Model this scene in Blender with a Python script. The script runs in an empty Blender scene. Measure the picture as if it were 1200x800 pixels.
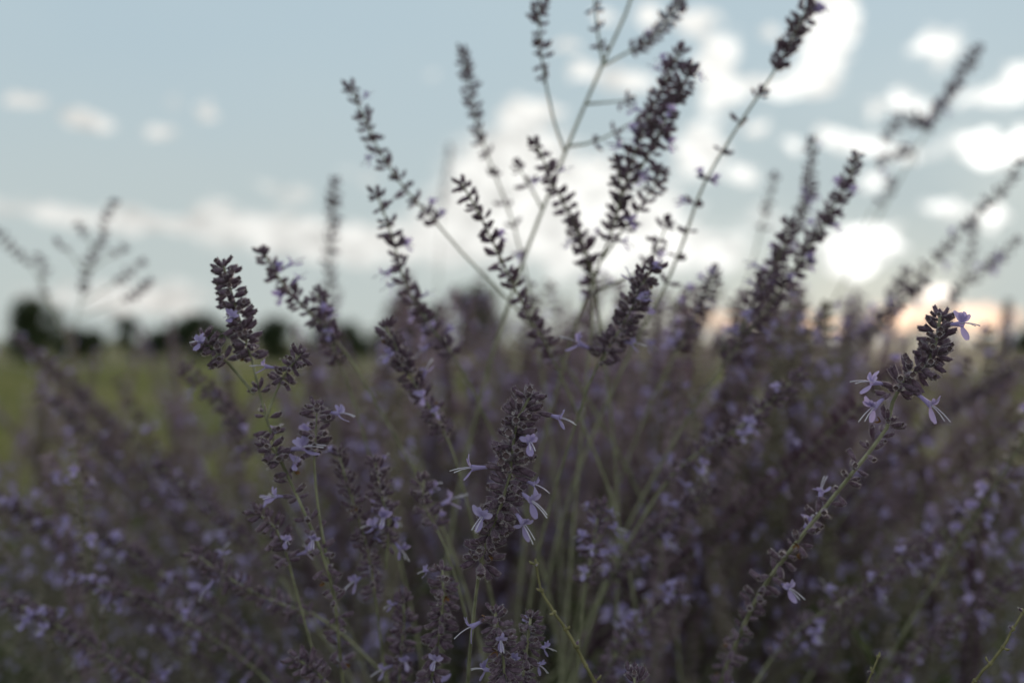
import bpy, math, random
import numpy as np
from mathutils import Vector, Matrix, Quaternion

R = math.radians
random.seed(7)
rng = np.random.default_rng(11)
sc = bpy.context.scene
COL = sc.collection

# ------------------------------------------------------------------ camera
CAMZ = 0.90
LENS = 35.0
FPX = 1200 * LENS / 36.0          # focal length in pixels of the 1200 px wide photograph
HX, HY = 600.0, 400.0
cam_d = bpy.data.cameras.new('camera')
cam = bpy.data.objects.new('camera', cam_d)
COL.objects.link(cam)
cam.location = (0, 0, CAMZ)
cam.rotation_euler = (R(90), 0, 0)
cam_d.lens = LENS
cam_d.sensor_width = 36
cam_d.clip_start = 0.01
cam_d.clip_end = 5000
cam_d.dof.use_dof = True
cam_d.dof.focus_distance = 0.425
cam_d.dof.aperture_fstop = 3.8
sc.camera = cam

# ------------------------------------------------------------------ sky and sun
SUN_AZ, SUN_EL = R(24), R(6)     # azimuth clockwise from the view direction (+Y)
SUN_DIR = Vector((math.sin(SUN_AZ) * math.cos(SUN_EL), math.cos(SUN_AZ) * math.cos(SUN_EL), math.sin(SUN_EL)))
world = bpy.data.worlds.new('World')
sc.world = world
world.use_nodes = True
SKY_STRENGTH = 0.12
sc.view_settings.view_transform = 'Standard'
sc.view_settings.look = 'None'
sc.view_settings.gamma = 1.0
sc.view_settings.exposure = 0.62
sc.cycles.use_denoising = True
sc.cycles.max_bounces = 5
sc.cycles.diffuse_bounces = 3
sc.cycles.transmission_bounces = 3
sc.cycles.glossy_bounces = 2
sc.cycles.caustics_reflective = False
sc.cycles.caustics_refractive = False


class NT:
    """tiny node-tree helper"""
    def __init__(self, tree):
        self.t = tree
        tree.nodes.clear()

    def n(self, typ, **kw):
        nd = self.t.nodes.new(typ)
        for k, v in kw.items():
            setattr(nd, k, v)
        return nd

    def link(self, a, b):
        self.t.links.new(a, b)

    def put(self, sock, v):
        if hasattr(v, 'is_output'):
            self.link(v, sock)
        else:
            sock.default_value = v

    def math(self, op, a, b=None, c=None, clamp=False):
        nd = self.n('ShaderNodeMath', operation=op)
        nd.use_clamp = clamp
        self.put(nd.inputs[0], a)
        if b is not None:
            self.put(nd.inputs[1], b)
        if c is not None:
            self.put(nd.inputs[2], c)
        return nd.outputs[0]

    def vmath(self, op, a, b=None, out=0):
        nd = self.n('ShaderNodeVectorMath', operation=op)
        self.put(nd.inputs[0], a)
        if b is not None:
            self.put(nd.inputs[1], b)
        return nd.outputs[out]

    def mix(self, f, a, b):
        nd = self.n('ShaderNodeMix', data_type='RGBA')
        self.put(nd.inputs[0], f)
        self.put(nd.inputs[6], a)
        self.put(nd.inputs[7], b)
        return nd.outputs[2]

    def smooth(self, v, lo, hi, a=0.0, b=1.0):
        nd = self.n('ShaderNodeMapRange', interpolation_type='SMOOTHSTEP')
        self.put(nd.inputs[0], v)
        nd.inputs[1].default_value = lo
        nd.inputs[2].default_value = hi
        nd.inputs[3].default_value = a
        nd.inputs[4].default_value = b
        return nd.outputs[0]

    def noise(self, vec, scale, detail=3.0, rough=0.5, out='Fac'):
        nd = self.n('ShaderNodeTexNoise')
        if vec is not None:
            self.link(vec, nd.inputs['Vector'])
        nd.inputs['Scale'].default_value = scale
        nd.inputs['Detail'].default_value = detail
        nd.inputs['Roughness'].default_value = rough
        return nd.outputs[out]


def px_azel(px, py):
    v = Vector(((px - HX) / FPX, 1.0, -(py - HY) / FPX)).normalized()
    return math.atan2(v.x, v.y), math.asin(v.z)


# clouds: (px, py, half width px, half height px, density) read off the photograph as directions
CLOUDS = [
    (25, 118, 18, 10, 1.1), (102, 142, 23, 11, 1.4), (187, 155, 17, 9, 1.0), (203, 121, 11, 7, .55), (247, 133, 14, 9, 1.0),
    (95, 110, 16, 7, .2), (20, 243, 60, 12, .52), (90, 258, 55, 10, .52), (185, 258, 45, 10, .62), (250, 237, 14, 8, .5),
    (310, 215, 20, 7, .52), (350, 228, 25, 10, .52), (300, 268, 75, 22, .75), (370, 285, 60, 15, .6), (190, 350, 60, 22, .8),
    (60, 345, 60, 14, .5), (505, 92, 14, 9, .6), (420, 205, 30, 12, .5),
    (660, 52, 17, 11, 1.1), (712, 20, 11, 12, 1.1), (757, 18, 20, 12, 1.1), (816, 22, 24, 16, 1.1),
    (735, 97, 34, 17, 1.1), (682, 83, 18, 8, .8), (622, 128, 34, 16, .9), (600, 180, 55, 34, .62), (560, 240, 60, 42, .62),
    (650, 230, 80, 55, .62), (480, 290, 80, 30, .62), (700, 300, 80, 45, .55), (770, 260, 60, 40, .5), (640, 255, 26, 16, .9), (590, 205, 22, 14, .9), (700, 215, 24, 20, .9), (745, 285, 22, 16, .9),
    (842, 62, 28, 22, 1.1), (840, 108, 22, 22, 1.1), (962, 45, 22, 46, 1.2), (925, 100, 50, 13, 1.2), (992, 20, 18, 30, 1.2),
    (905, 40, 14, 10, .9), (822, 175, 32, 28, 1.1), (872, 205, 18, 12, 1.0), (893, 150, 13, 11, 1.0), (925, 168, 12, 12, 1.0),
    (973, 157, 20, 11, 1.0), (1010, 168, 24, 8, .8), (1024, 126, 10, 10, 1.1), (1052, 113, 13, 13, 1.1), (1080, 126, 14, 11, 1.1),
    (1092, 55, 28, 18, 1.2), (1172, 108, 40, 11, 1.1), (1162, 180, 34, 14, 1.2), (1138, 158, 18, 9, .95), (1192, 160, 12, 10, .9), (1195, 85, 20, 8, .8),
    (1065, 178, 30, 10, .8), (1028, 215, 12, 13, .9), (1110, 248, 30, 11, .8), (1160, 256, 13, 17, .9), (840, 300, 40, 20, .7),
    (1006, 284, 34, 17, 2.2), (1096, 341, 13, 8, 2.2), (1000, 312, 30, 10, 1.0), (900, 255, 30, 20, .5),
    (1150, 372, 36, 16, 1.5), (1060, 372, 30, 14, 1.4), (960, 380, 40, 12, 1.0), (840, 372, 50, 12, .9),
    (1290, 150, 60, 25, 1.0), (1330, 60, 70, 20, .9), (1300, 300, 60, 16, .9), (900, -60, 60, 25, .9), (1080, -90, 60, 20, .9),
]


def build_sky():
    w = NT(world.node_tree)
    tc = w.n('ShaderNodeTexCoord')
    d = w.vmath('NORMALIZE', tc.outputs['Generated'])
    sep = w.n('ShaderNodeSeparateXYZ')
    w.link(d, sep.inputs[0])
    az = w.math('ARCTAN2', sep.outputs[0], sep.outputs[1])
    el = w.math('ARCSINE', sep.outputs[2])
    cmb = w.n('ShaderNodeCombineXYZ')
    w.link(az, cmb.inputs[0]); w.link(el, cmb.inputs[1])
    q0 = cmb.outputs[0]
    # ragged edges: the cloud field is sampled at slightly displaced directions
    stretch = w.vmath('MULTIPLY', q0, (1.0, 1.7, 1.0))
    wn = w.noise(stretch, 28.0, 6.0, 0.68, 'Color')
    wv = w.vmath('SUBTRACT', wn, (0.5, 0.5, 0.5))
    wv = w.vmath('MULTIPLY', wv, (0.065, 0.040, 0.0))
    q = w.vmath('ADD', q0, wv)
    total = None
    for (px, py, hw, hh, s) in CLOUDS:
        a, e = px_azel(px, py)
        v = w.vmath('SUBTRACT', q, (a, e, 0.0))
        k = 1.15 if s >= .9 else .95
        v = w.vmath('MULTIPLY', v, (FPX / hw * k, FPX / hh * k, 0.0))
        l2 = w.vmath('DOT_PRODUCT', v, v, out=1)
        g = w.math('POWER', 0.5, l2)
        total = w.math('MULTIPLY', g, s) if total is None else w.math('MULTIPLY_ADD', g, s, total)
    # broken cloud goes on over the unseen sky, thickened to light the plants more
    big = w.noise(stretch, 5.0, 5.0, 0.55)
    gate_a = w.smooth(w.math('ABSOLUTE', az), R(28), R(50))
    gate_e = w.smooth(el, R(19), R(34))
    gate = w.math('MAXIMUM', gate_a, gate_e)
    far = w.math('MULTIPLY', w.smooth(big, .36, .62), gate)
    total = w.math('MULTIPLY_ADD', far, 0.9, total)
    fine = w.noise(stretch, 60.0, 4.0, 0.6)
    total = w.math('MULTIPLY_ADD', w.math('SUBTRACT', fine, 0.5), 0.9, total)
    body = w.smooth(total, .34, .80)
    core = w.smooth(total, .55, 1.25)
    # angle to the sun
    cs = w.vmath('DOT_PRODUCT', d, tuple(SUN_DIR), out=1)
    cs = w.math('MAXIMUM', cs, 0.0)
    near = w.math('POWER', cs, 11.0)
    vnear = w.math('POWER', cs, 160.0)

    sky = w.n('ShaderNodeTexSky', sky_type='NISHITA')
    sky.sun_disc = False
    sky.sun_elevation = SUN_EL
    sky.sun_rotation = SUN_AZ
    sky.altitude = 200
    sky.air_density = 1.0
    sky.dust_density = 0.6
    sky.ozone_density = 3.0
    # thin high veil that greys the blue
    veil_n = w.noise(stretch, 3.0, 3.0, 0.5)
    veil = w.math('MULTIPLY_ADD', veil_n, 0.25, VEIL)
    veilcol = w.mix(w.smooth(el, 0.0, R(20)), VEIL_LOW, VEIL_HIGH)
    base = w.mix(veil, sky.outputs[0], veilcol)
    # cloud light: forward scattering makes clouds near the sun far brighter
    warm = w.math('MULTIPLY', w.smooth(el, R(3.6), R(0.8)), w.math('POWER', cs, 7.0))
    ccol = w.mix(warm, CL_WHITE, CL_WARM)
    lum = w.math('MULTIPLY_ADD', near, CL_NEAR, CL_FAR)
    lum = w.math('MULTIPLY_ADD', w.math('MULTIPLY', core, w.math('ADD', vnear, w.math('MULTIPLY', near, .12))), CL_CORE, lum)
    shade = w.noise(stretch, 34.0, 4.0, 0.6)
    lum = w.math('MULTIPLY', lum, w.smooth(shade, .34, .62, .70, 1.06))
    cc = w.vmath('SCALE', ccol)
    w.t.nodes[-1].inputs[3].default_value = 1.0
    w.link(lum, w.t.nodes[-1].inputs[3])
    out = w.mix(body, base, cc)
    bg = w.n('ShaderNodeBackground')
    bg.inputs[1].default_value = SKY_STRENGTH
    w.link(out, bg.inputs[0])
    wo = w.n('ShaderNodeOutputWorld')
    w.link(bg.outputs[0], wo.inputs[0])


VEIL = 0.85
VEIL_LOW = (2.9, 3.22, 3.14, 1)
VEIL_HIGH = (2.56, 3.19, 3.52, 1)
CL_WHITE = (1.0, 1.0, .96, 1)
CL_WARM = (1.0, .66, .44, 1)
CL_FAR, CL_NEAR, CL_CORE = 4.6, 2.0, 6.0
build_sky()
world.cycles.sampling_method = 'MANUAL'
world.cycles.sample_map_resolution = 512

sun_d = bpy.data.lights.new('sun', 'SUN')
sun_d.energy = 2.2
sun_d.angle = R(12)
sun_d.color = (1.0, .82, .66)
sun = bpy.data.objects.new('sun', sun_d)
COL.objects.link(sun)
sun.rotation_euler = SUN_DIR.to_track_quat('Z', 'Y').to_euler()
sun.location = (20, 40, 10)


# ------------------------------------------------------------------ materials
def principled(name, build):
    m = bpy.data.materials.new(name)
    m.use_nodes = True
    t = NT(m.node_tree)
    p = t.n('ShaderNodeBsdfPrincipled')
    o = t.n('ShaderNodeOutputMaterial')
    surf = build(t, p) or p.outputs[0]
    t.link(surf, o.inputs[0])
    return m


def plant_mat(name, c1, c2, scale, rough=.85, sheen=0.0, trans=0.0, tcol=None, jitter=.35, spec=.2, third=None):
    def f(t, p):
        tc = t.n('ShaderNodeTexCoord')
        n = t.noise(tc.outputs['Object'], scale, 3.0, .6)
        oi = t.n('ShaderNodeObjectInfo')
        fac = t.math('MULTIPLY_ADD', t.math('SUBTRACT', oi.outputs['Random'], .5), jitter, t.smooth(n, .3, .7), clamp=True)
        col = t.mix(fac, (*c1, 1), (*c2, 1))
        if third:
            r2 = t.math('FRACT', t.math('MULTIPLY', oi.outputs['Random'], 17.31))
            col = t.mix(t.smooth(r2, .55, 1.0, 0.0, .8), col, (*third, 1))
        t.link(col, p.inputs['Base Color'])
        p.inputs['Roughness'].default_value = rough
        p.inputs['Specular IOR Level'].default_value = spec
        if sheen:
            p.inputs['Sheen Weight'].default_value = sheen
            p.inputs['Sheen Roughness'].default_value = .35
            p.inputs['Sheen Tint'].default_value = (.9, .88, .95, 1)
        if trans:
            tr = t.n('ShaderNodeBsdfTranslucent')
            if tcol:
                tr.inputs[0].default_value = (*tcol, 1)
            else:
                t.link(col, tr.inputs[0])
            mx = t.n('ShaderNodeMixShader')
            mx.inputs[0].default_value = trans
            t.link(p.outputs[0], mx.inputs[1]); t.link(tr.outputs[0], mx.inputs[2])
            return mx.outputs[0]
    return principled(name, f)


M_CALYX = plant_mat('woolly_calyx', (.080, .048, .074), (.265, .195, .26), 330, .9, .6, .24, (.44, .30, .42))
M_FUZZ = plant_mat('calyx_hair', (.5, .46, .48), (.68, .64, .65), 100, .8, 0, .4)
M_RIM = plant_mat('calyx_mouth', (.09, .06, .07), (.20, .15, .17), 200, .9)
M_BRACT = plant_mat('dry_bract', (.16, .09, .045), (.30, .15, .06), 200, .85)
M_PETAL = plant_mat('lavender_petal', (.36, .30, .57), (.55, .48, .74), 120, .6, .1, .35, (.52, .45, .76))
M_STAMEN = plant_mat('pale_stamen', (.62, .58, .72), (.78, .76, .84), 120, .5, 0, .2)
M_STEM = plant_mat('grey_green_stem', (.18, .185, .115), (.36, .36, .25), 90, .85, .2)
M_TWIG = plant_mat('yellow_green_twig', (.14, .13, .062), (.23, .21, .11), 150, .7, .1)
M_LEAF = plant_mat('grey_green_leaf', (.075, .09, .036), (.175, .19, .095), 60, .8, .2, .4)
M_SPIKE = plant_mat('distant_calyces', (.095, .056, .082), (.46, .355, .415), 70, .9, .4, .32, (.50, .37, .42), .8, third=(.33, .32, .20))
M_GRASS = plant_mat('grass_blades', (.10, .145, .040), (.24, .24, .105), .45, .8, 0, .35)
M_FOL = plant_mat('tree_foliage', (.030, .045, .020), (.065, .085, .036), .8, .8, 0, .2)
M_BARK = plant_mat('tree_bark', (.06, .05, .04), (.11, .09, .07), 6, .9)


def ground_mat(t, p):
    tc = t.n('ShaderNodeTexCoord')
    a = t.noise(tc.outputs['Object'], .35, 4.0, .6)
    b = t.noise(tc.outputs['Object'], 3.0, 5.0, .65)
    c1 = t.mix(t.smooth(a, .35, .68), (.115, .14, .052, 1), (.21, .21, .10, 1))
    mo = t.noise(tc.outputs['Object'], .16, 3.0, .6)
    c1 = t.mix(t.smooth(mo, .42, .62, 0.0, .5), c1, (.20, .165, .095, 1))
    c2 = t.mix(t.smooth(b, .35, .75), c1, (.12, .10, .055, 1))
    t.link(c2, p.inputs['Base Color'])
    p.inputs['Roughness'].default_value = .95
    p.inputs['Specular IOR Level'].default_value = .1
    bp = t.n('ShaderNodeBump')
    bp.inputs['Strength'].default_value = .6
    bp.inputs['Distance'].default_value = .05
    t.link(b, bp.inputs['Height'])
    t.link(bp.outputs[0], p.inputs['Normal'])


def soil_mat(t, p):
    tc = t.n('ShaderNodeTexCoord')
    b = t.noise(tc.outputs['Object'], 14.0, 6.0, .7)
    t.link(t.mix(t.smooth(b, .3, .75), (.035, .026, .018, 1), (.09, .07, .05, 1)), p.inputs['Base Color'])
    p.inputs['Roughness'].default_value = 1.0
    bp = t.n('ShaderNodeBump')
    bp.inputs['Distance'].default_value = .02
    t.link(b, bp.inputs['Height'])
    t.link(bp.outputs[0], p.inputs['Normal'])


M_GROUND = principled('meadow_ground', ground_mat)
M_SOIL = principled('bare_soil', soil_mat)


# ------------------------------------------------------------------ mesh helpers
class MB:
    def __init__(self):
        self.v, self.f, self.m = [], [], []

    def add(self, verts, faces, mat=0):
        o = len(self.v)
        self.v.extend(tuple(x) for x in verts)
        self.f.extend(tuple(i + o for i in f) for f in faces)
        self.m.extend([mat] * len(faces))

    def tube(self, pts, rads, sides=5, mat=0, cap=True):
        pts = [Vector(p) for p in pts]
        n = len(pts)
        V, F = [], []
        up = None
        for i in range(n):
            t = (pts[min(i + 1, n - 1)] - pts[max(i - 1, 0)]).normalized()
            if up is None:
                up = t.orthogonal().normalized()
            up = (up - t * up.dot(t)).normalized()
            b = t.cross(up)
            for k in range(sides):
                a = 2 * math.pi * k / sides
                V.append(pts[i] + (up * math.cos(a) + b * math.sin(a)) * rads[i])
        for i in range(n - 1):
            for k in range(sides):
                k2 = (k + 1) % sides
                F.append((i * sides + k, i * sides + k2, (i + 1) * sides + k2, (i + 1) * sides + k))
        if cap:
            V.append(pts[-1] + (pts[-1] - pts[-2]).normalized() * rads[-1] * .6)
            c = len(V) - 1
            for k in range(sides):
                F.append(((n - 1) * sides + k, (n - 1) * sides + (k + 1) % sides, c))
        self.add(V, F, mat)

    def mesh(self, name, mats, smooth=True):
        me = bpy.data.meshes.new(name)
        me.from_pydata(self.v, [], self.f)
        for m in mats:
            me.materials.append(m)
        if len(mats) > 1:
            me.polygons.foreach_set('material_index', self.m)
        if smooth:
            me.polygons.foreach_set('use_smooth', [True] * len(self.f))
        me.update()
        return me


def link(name, data, parent=None, mw=None):
    o = bpy.data.objects.new(name, data)
    COL.objects.link(o)
    if parent is not None:
        o.parent = parent
    if mw is not None:
        o.matrix_local = mw
    return o


def tag(o, label=None, cat=None, group=None, kind=None):
    if label: o['label'] = label
    if cat: o['category'] = cat
    if group: o['group'] = group
    if kind: o['kind'] = kind
    return o


def frame(pos, z, upish, s=1.0):
    """matrix with local Z along z, local Y as close to upish as it gets"""
    z = z.normalized()
    y = upish - z * upish.dot(z)
    if y.length < 1e-4:
        y = z.orthogonal()
    y.normalize()
    x = y.cross(z)
    return Matrix(((x.x * s, y.x * s, z.x * s, pos.x), (x.y * s, y.y * s, z.y * s, pos.y),
                   (x.z * s, y.z * s, z.z * s, pos.z), (0, 0, 0, 1)))


UP = Vector((0, 0, 1))


# ------------------------------------------------------------------ flower pieces
def calyx_into(mb, M, rnd, sides=8, hair=0, closed=False):
    """a ribbed woolly tube about 6 mm long along local Z, two-lipped at the mouth"""
    L = rnd.uniform(.0052, .0064)
    prof = [(-.0012, .00032), (.0, .00050), (.0009, .00105), (.0027, .00150), (.0046, .00136), (L, .00122)]
    if closed:
        prof = [(-.0010, .00035), (.0, .0005), (.0009, .0010), (.0024, .00125), (.0036, .00085), (.0042, .0003)]
    if sides <= 5:
        prof = [prof[0], prof[2], prof[3], prof[5]]
    bend = rnd.uniform(-.0006, .0006)
    V, F = [], []
    n = len(prof)
    for i, (z, r) in enumerate(prof):
        u = max(z, 0) / L
        for k in range(sides):
            a = 2 * math.pi * k / sides
            rr = r * (1 + (.10 if k % 2 == 0 else -.06) * (sides > 5))
            zz = z
            if i == n - 1 and not closed:      # teeth: the upper lip longer than the lower
                zz += .0007 * math.sin(a) + (.0004 if k % 2 == 0 else -.0002)
            V.append(M @ Vector((rr * math.cos(a), rr * math.sin(a) * .9 + bend * u * u, zz)))
    for i in range(n - 1):
        for k in range(sides):
            k2 = (k + 1) % sides
            F.append((i * sides + k, i * sides + k2, (i + 1) * sides + k2, (i + 1) * sides + k))
    mb.add(V, F, 0)
    # the sunken mouth
    c = M @ Vector((0, bend, L - .0009 if not closed else .0044))
    mb.add([V[(n - 1) * sides + k] for k in range(sides)] + [c],
           [(k, (k + 1) % sides, sides) for k in range(sides)], 1 if not closed else 0)
    for _ in range(hair):
        z = rnd.uniform(.0004, L) if rnd.random() < .7 else L
        u = z / L
        r = np.interp(z, [p[0] for p in prof], [p[1] for p in prof])
        a = rnd.uniform(0, 2 * math.pi)
        rad = Vector((math.cos(a), math.sin(a), 0))
        p0 = rad * (r * .97) + Vector((0, bend * u * u, z))
        hl = rnd.uniform(.0004, .0009)
        dirn = (rad + Vector((rnd.uniform(-.5, .5), rnd.uniform(-.5, .5), rnd.uniform(.0, .8)))).normalized()
        sd = dirn.cross(Vector((0, 0, 1))).normalized() * .00005
        mb.add([M @ (p0 - sd), M @ (p0 + sd), M @ (p0 + dirn * hl)], [(0, 1, 2)], 2)


def petal_into(mb, base, along, side, up, length, width, curl, mat=0, nu=5):
    """ovate cupped petal patch; (along, side, up) is its frame"""
    V, F = [], []
    prof = [.35, .75, 1.0, .92, .45]
    for i in range(nu):
        u = i / (nu - 1)
        c = base + along * (length * u) + up * (curl * length * u * u)
        wdt = width * prof[i]
        for j in (-1, 0, 1):
            V.append(c + side * (wdt * j * .5) + up * (.12 * width * (abs(j) - .3)))
    for i in range(nu - 1):
        for j in range(2):
            a = i * 3 + j
            F.append((a, a + 1, a + 4, a + 3))
    mb.add(V, F, mat)


def corolla_mesh(rnd, name):
    mb = MB()
    t0, t1 = .0035, rnd.uniform(.0085, .0100)
    pts = [Vector((0, -.0002 * i, t0 + (t1 - t0) * i / 4)) for i in range(5)]
    mb.tube(pts, [.00065, .0007, .0008, .0010, .0013], 7, 0, cap=False)
    tip = pts[-1]
    Z, Y, X = Vector((0, 0, 1)), Vector((0, 1, 0)), Vector((1, 0, 0))
    # upper lip: four spreading lobes
    wilt = rnd.random() ** 2
    for k, a in enumerate((-58, -20, 20, 58)):
        a = R(a * (1 - .5 * wilt) + rnd.uniform(-12, 12))
        al = (Y * math.cos(a) + X * math.sin(a)) * .85 + Z * (rnd.uniform(.25, .6) + 1.2 * wilt)
        al.normalize()
        sd = al.cross(Z).normalized()
        up = sd.cross(al).normalized()
        petal_into(mb, tip + Y * .0006 + X * .0007 * math.sin(a), al, sd, up, rnd.uniform(.0028, .0044), rnd.uniform(.0019, .0029), -rnd.uniform(.1, .6))
    # lower lip: one tongue, hanging
    al = (-Y * .75 + Z * rnd.uniform(.35, .7)).normalized()
    sd = X
    up = sd.cross(al).normalized()
    petal_into(mb, tip - Y * .0008, al, sd, up, rnd.uniform(.0042, .0060), rnd.uniform(.0024, .0036), rnd.uniform(-.5, .1))
    return mb.mesh(name, [M_PETAL])


def stamen_mesh(rnd, name):
    mb = MB()
    for s in (-1, 1):
        L = rnd.uniform(.007, .009)
        p = [Vector((s * .0003 + s * .0005 * u, -.0006 - .0022 * u * u, .0085 + L * u)) for u in (0, .33, .66, 1)]
        mb.tube(p, [.00022, .0002, .00018, .00024], 5)
    return mb.mesh(name, [M_STAMEN])


rnd = random.Random(5)
I4 = Matrix.Identity(4)
CALYX_FINE = []
for i in range(6):
    mb = MB(); calyx_into(mb, I4, rnd, 8, 150); CALYX_FINE.append(mb.mesh('calyx', [M_CALYX, M_RIM, M_FUZZ]))
BUD_FINE = []
for i in range(3):
    mb = MB(); calyx_into(mb, I4, rnd, 8, 110, True); BUD_FINE.append(mb.mesh('bud', [M_CALYX, M_RIM, M_FUZZ]))
COROLLA = [corolla_mesh(rnd, 'open_flower') for _ in range(12)]
STAMEN = [stamen_mesh(rnd, 'stamen') for _ in range(3)]
mb = MB()
for k in range(5):
    a = k * 1.9
    petal_into(mb, Vector((0, 0, 0)), Vector((math.cos(a), math.sin(a), .9)).normalized(), Vector((-math.sin(a), math.cos(a), 0)),
               Vector((0, 0, 1)), .0032, .0014, .2)
BRACT = mb.mesh('dry_bract', [M_BRACT])


def whorl_mesh(n, rnd, ang, name='flower_whorl', sides=6, jitter=.5):
    """n calyces round the stem, local Z along the stem"""
    mb = MB()
    off = rnd.uniform(0, 6.28)
    for k in range(n):
        a = off + 2 * math.pi * k / n + rnd.uniform(-jitter, jitter)
        e = R(ang) + rnd.uniform(-.5, .5)
        rad = Vector((math.cos(a), math.sin(a), 0))
        dirn = rad * math.sin(e) + UP * math.cos(e)
        pos = rad * rnd.uniform(.0010, .0030) + UP * rnd.uniform(-.0022, .0022)
        calyx_into(mb, frame(pos, dirn, UP, rnd.uniform(.85, 1.35)), rnd, sides, 26, rnd.random() < .15)
        # short stalk
        mb.tube([UP * -.0008, pos], [.0004, .0003], 3, 0, False)
    return mb.mesh(name, [M_CALYX, M_RIM, M_FUZZ])


WHORL = {}
for n in (2, 3, 4, 6, 8):
    WHORL[n] = [whorl_mesh(n, rnd, 62 + 6 * q) for q in range(4)]
TIP = [whorl_mesh(4, rnd, 28) for _ in range(3)]


# ------------------------------------------------------------------ curves
def P(px, py, d):
    return Vector(((px - HX) / FPX * d, d, CAMZ - (py - HY) / FPX * d))


def catmull(pts, step=.004):
    pts = [Vector(p) for p in pts]
    ext = [pts[0] * 2 - pts[1]] + pts + [pts[-1] * 2 - pts[-2]]
    out = []
    for i in range(1, len(ext) - 2):
        p0, p1, p2, p3 = ext[i - 1:i + 3]
        m = max(2, int((p2 - p1).length / step))
        for k in range(m):
            t = k / m
            out.append(.5 * ((2 * p1) + (p2 - p0) * t + (2 * p0 - 5 * p1 + 4 * p2 - p3) * t * t + (3 * p1 - p0 - 3 * p2 + p3) * t ** 3))
    out.append(pts[-1])
    return out


class Path:
    def __init__(self, pts):
        self.p = pts
        self.s = [0.0]
        for a, b in zip(pts, pts[1:]):
            self.s.append(self.s[-1] + (b - a).length)
        self.L = self.s[-1]

    def at(self, s):
        s = min(max(s, 0), self.L)
        i = int(np.searchsorted(self.s, s, side='right')) - 1
        i = min(max(i, 0), len(self.p) - 2)
        h = self.s[i + 1] - self.s[i]
        t = (s - self.s[i]) / h if h > 0 else 0
        a = self.p[max(i - 1, 0)]; b = self.p[min(i + 2, len(self.p) - 1)]
        return self.p[i].lerp(self.p[i + 1], t), (a - b).normalized()     # tangent points to the tip


def thin(pts, keep):
    m = max(2, int(len(pts) / keep))
    idx = np.linspace(0, len(pts) - 1, m).astype(int)
    return [pts[i] for i in idx]


def add_flower(root, pos, dirn, rnd, size=1.0, up=UP):
    size *= rnd.uniform(.78, 1.12)
    M = frame(pos, dirn, (up + Vector((rnd.uniform(-.5, .5), rnd.uniform(-.5, .5), 0))).normalized(), size)
    c = link('open_flower', rnd.choice(COROLLA), root, M)
    link('stamen', rnd.choice(STAMEN), c)
    return c


def dress(root, path, s0, s1, spec, rnd, origin):
    """calyces or whorls and open flowers on path from arc length s0 (tip) to s1"""
    fine = spec.get('fine', False)
    gap0, gap1 = (g_ * .9 for g_ in spec.get('gap', (.0045, .008)))
    n0, n1 = spec.get('n', (8, 6))
    size = spec.get('size', 1.0) * (.80 if fine else .83)
    ang0, ang1 = spec.get('ang', (50, 80))
    s = s0 + .002
    fl = spec.get('fl', .12)
    # tip
    p, t = path.at(s0)
    if fine:
        for k in range(4):
            a = k * 1.57 + rnd.random()
            o = t.orthogonal(); o.rotate(Quaternion(t, a))
            dirn = (t + o * rnd.uniform(.3, .7)).normalized()
            link('calyx', rnd.choice(BUD_FINE + CALYX_FINE[:2]), root, frame(p - origin + o * .0008, dirn, UP, size * rnd.uniform(.7, .9)))
    else:
        link('flower_whorl', rnd.choice(TIP), root, frame(p - origin, t, UP, size * .85))
    off = rnd.uniform(0, 6)
    while s < s1:
        u = (s - s0) / max(s1 - s0, 1e-6)
        p, t = path.at(s)
        n = int(round(n0 + (n1 - n0) * u + rnd.uniform(-.6, .6)))
        n = max(2, n)
        sz = size * (.78 + .22 * min(1, u * 5)) * rnd.uniform(.92, 1.08)
        off += .6
        o0 = t.orthogonal().normalized()
        if fine:
            for k in range(n):
                a = off + 2 * math.pi * k / n + rnd.uniform(-.4, .4)
                o = o0.copy(); o.rotate(Quaternion(t, a))
                e = R(ang0 + (ang1 - ang0) * u + rnd.uniform(-27, 27))
                dirn = (o * math.sin(e) + t * math.cos(e) + Vector((0, 0, spec.get('droop', -.10)))).normalized()
                pos = p - origin + o * rnd.uniform(.0010, .0034) * size + t * rnd.uniform(-.0026, .0026)
                sz_ = sz
                sz = sz_ * rnd.uniform(.85, 1.3)
                if rnd.random() < fl:
                    link('calyx', rnd.choice(CALYX_FINE), root, frame(pos, dirn, UP, sz))
                    add_flower(root, pos, dirn, rnd, sz * 1.12)
                else:
                    link('calyx', rnd.choice(CALYX_FINE if rnd.random() < .85 else BUD_FINE), root, frame(pos, dirn, UP, sz))
                sz = sz_
            if rnd.random() < spec.get('bract', .12):
                o = o0.copy(); o.rotate(Quaternion(t, rnd.uniform(0, 6.28)))
                link('dry_bract', BRACT, root, frame(p - origin + o * .0035, o, UP, rnd.uniform(.6, .9)))
        else:
            key = min(WHORL, key=lambda q: abs(q - n))
            q = Quaternion(t, rnd.uniform(0, 6.28))
            x = o0.copy(); x.rotate(q)
            tj = (t + Vector((rnd.uniform(-.25, .25), rnd.uniform(-.25, .25), rnd.uniform(-.25, .25)))).normalized()
            link('flower_whorl', rnd.choice(WHORL[key]), root, frame(p - origin, tj, x, sz))
            m = 0
            while rnd.random() < fl * n * .55 and m < 2:
                m += 1
                o = o0.copy(); o.rotate(Quaternion(t, rnd.uniform(0, 6.28)))
                dirn = (o + t * .25 + Vector((0, 0, -.15))).normalized()
                add_flower(root, p - origin + o * .0015, dirn, rnd, sz * rnd.uniform(.95, 1.2))
        s += (gap0 + (gap1 - gap0) * u) * rnd.uniform(.85, 1.15)


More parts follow.
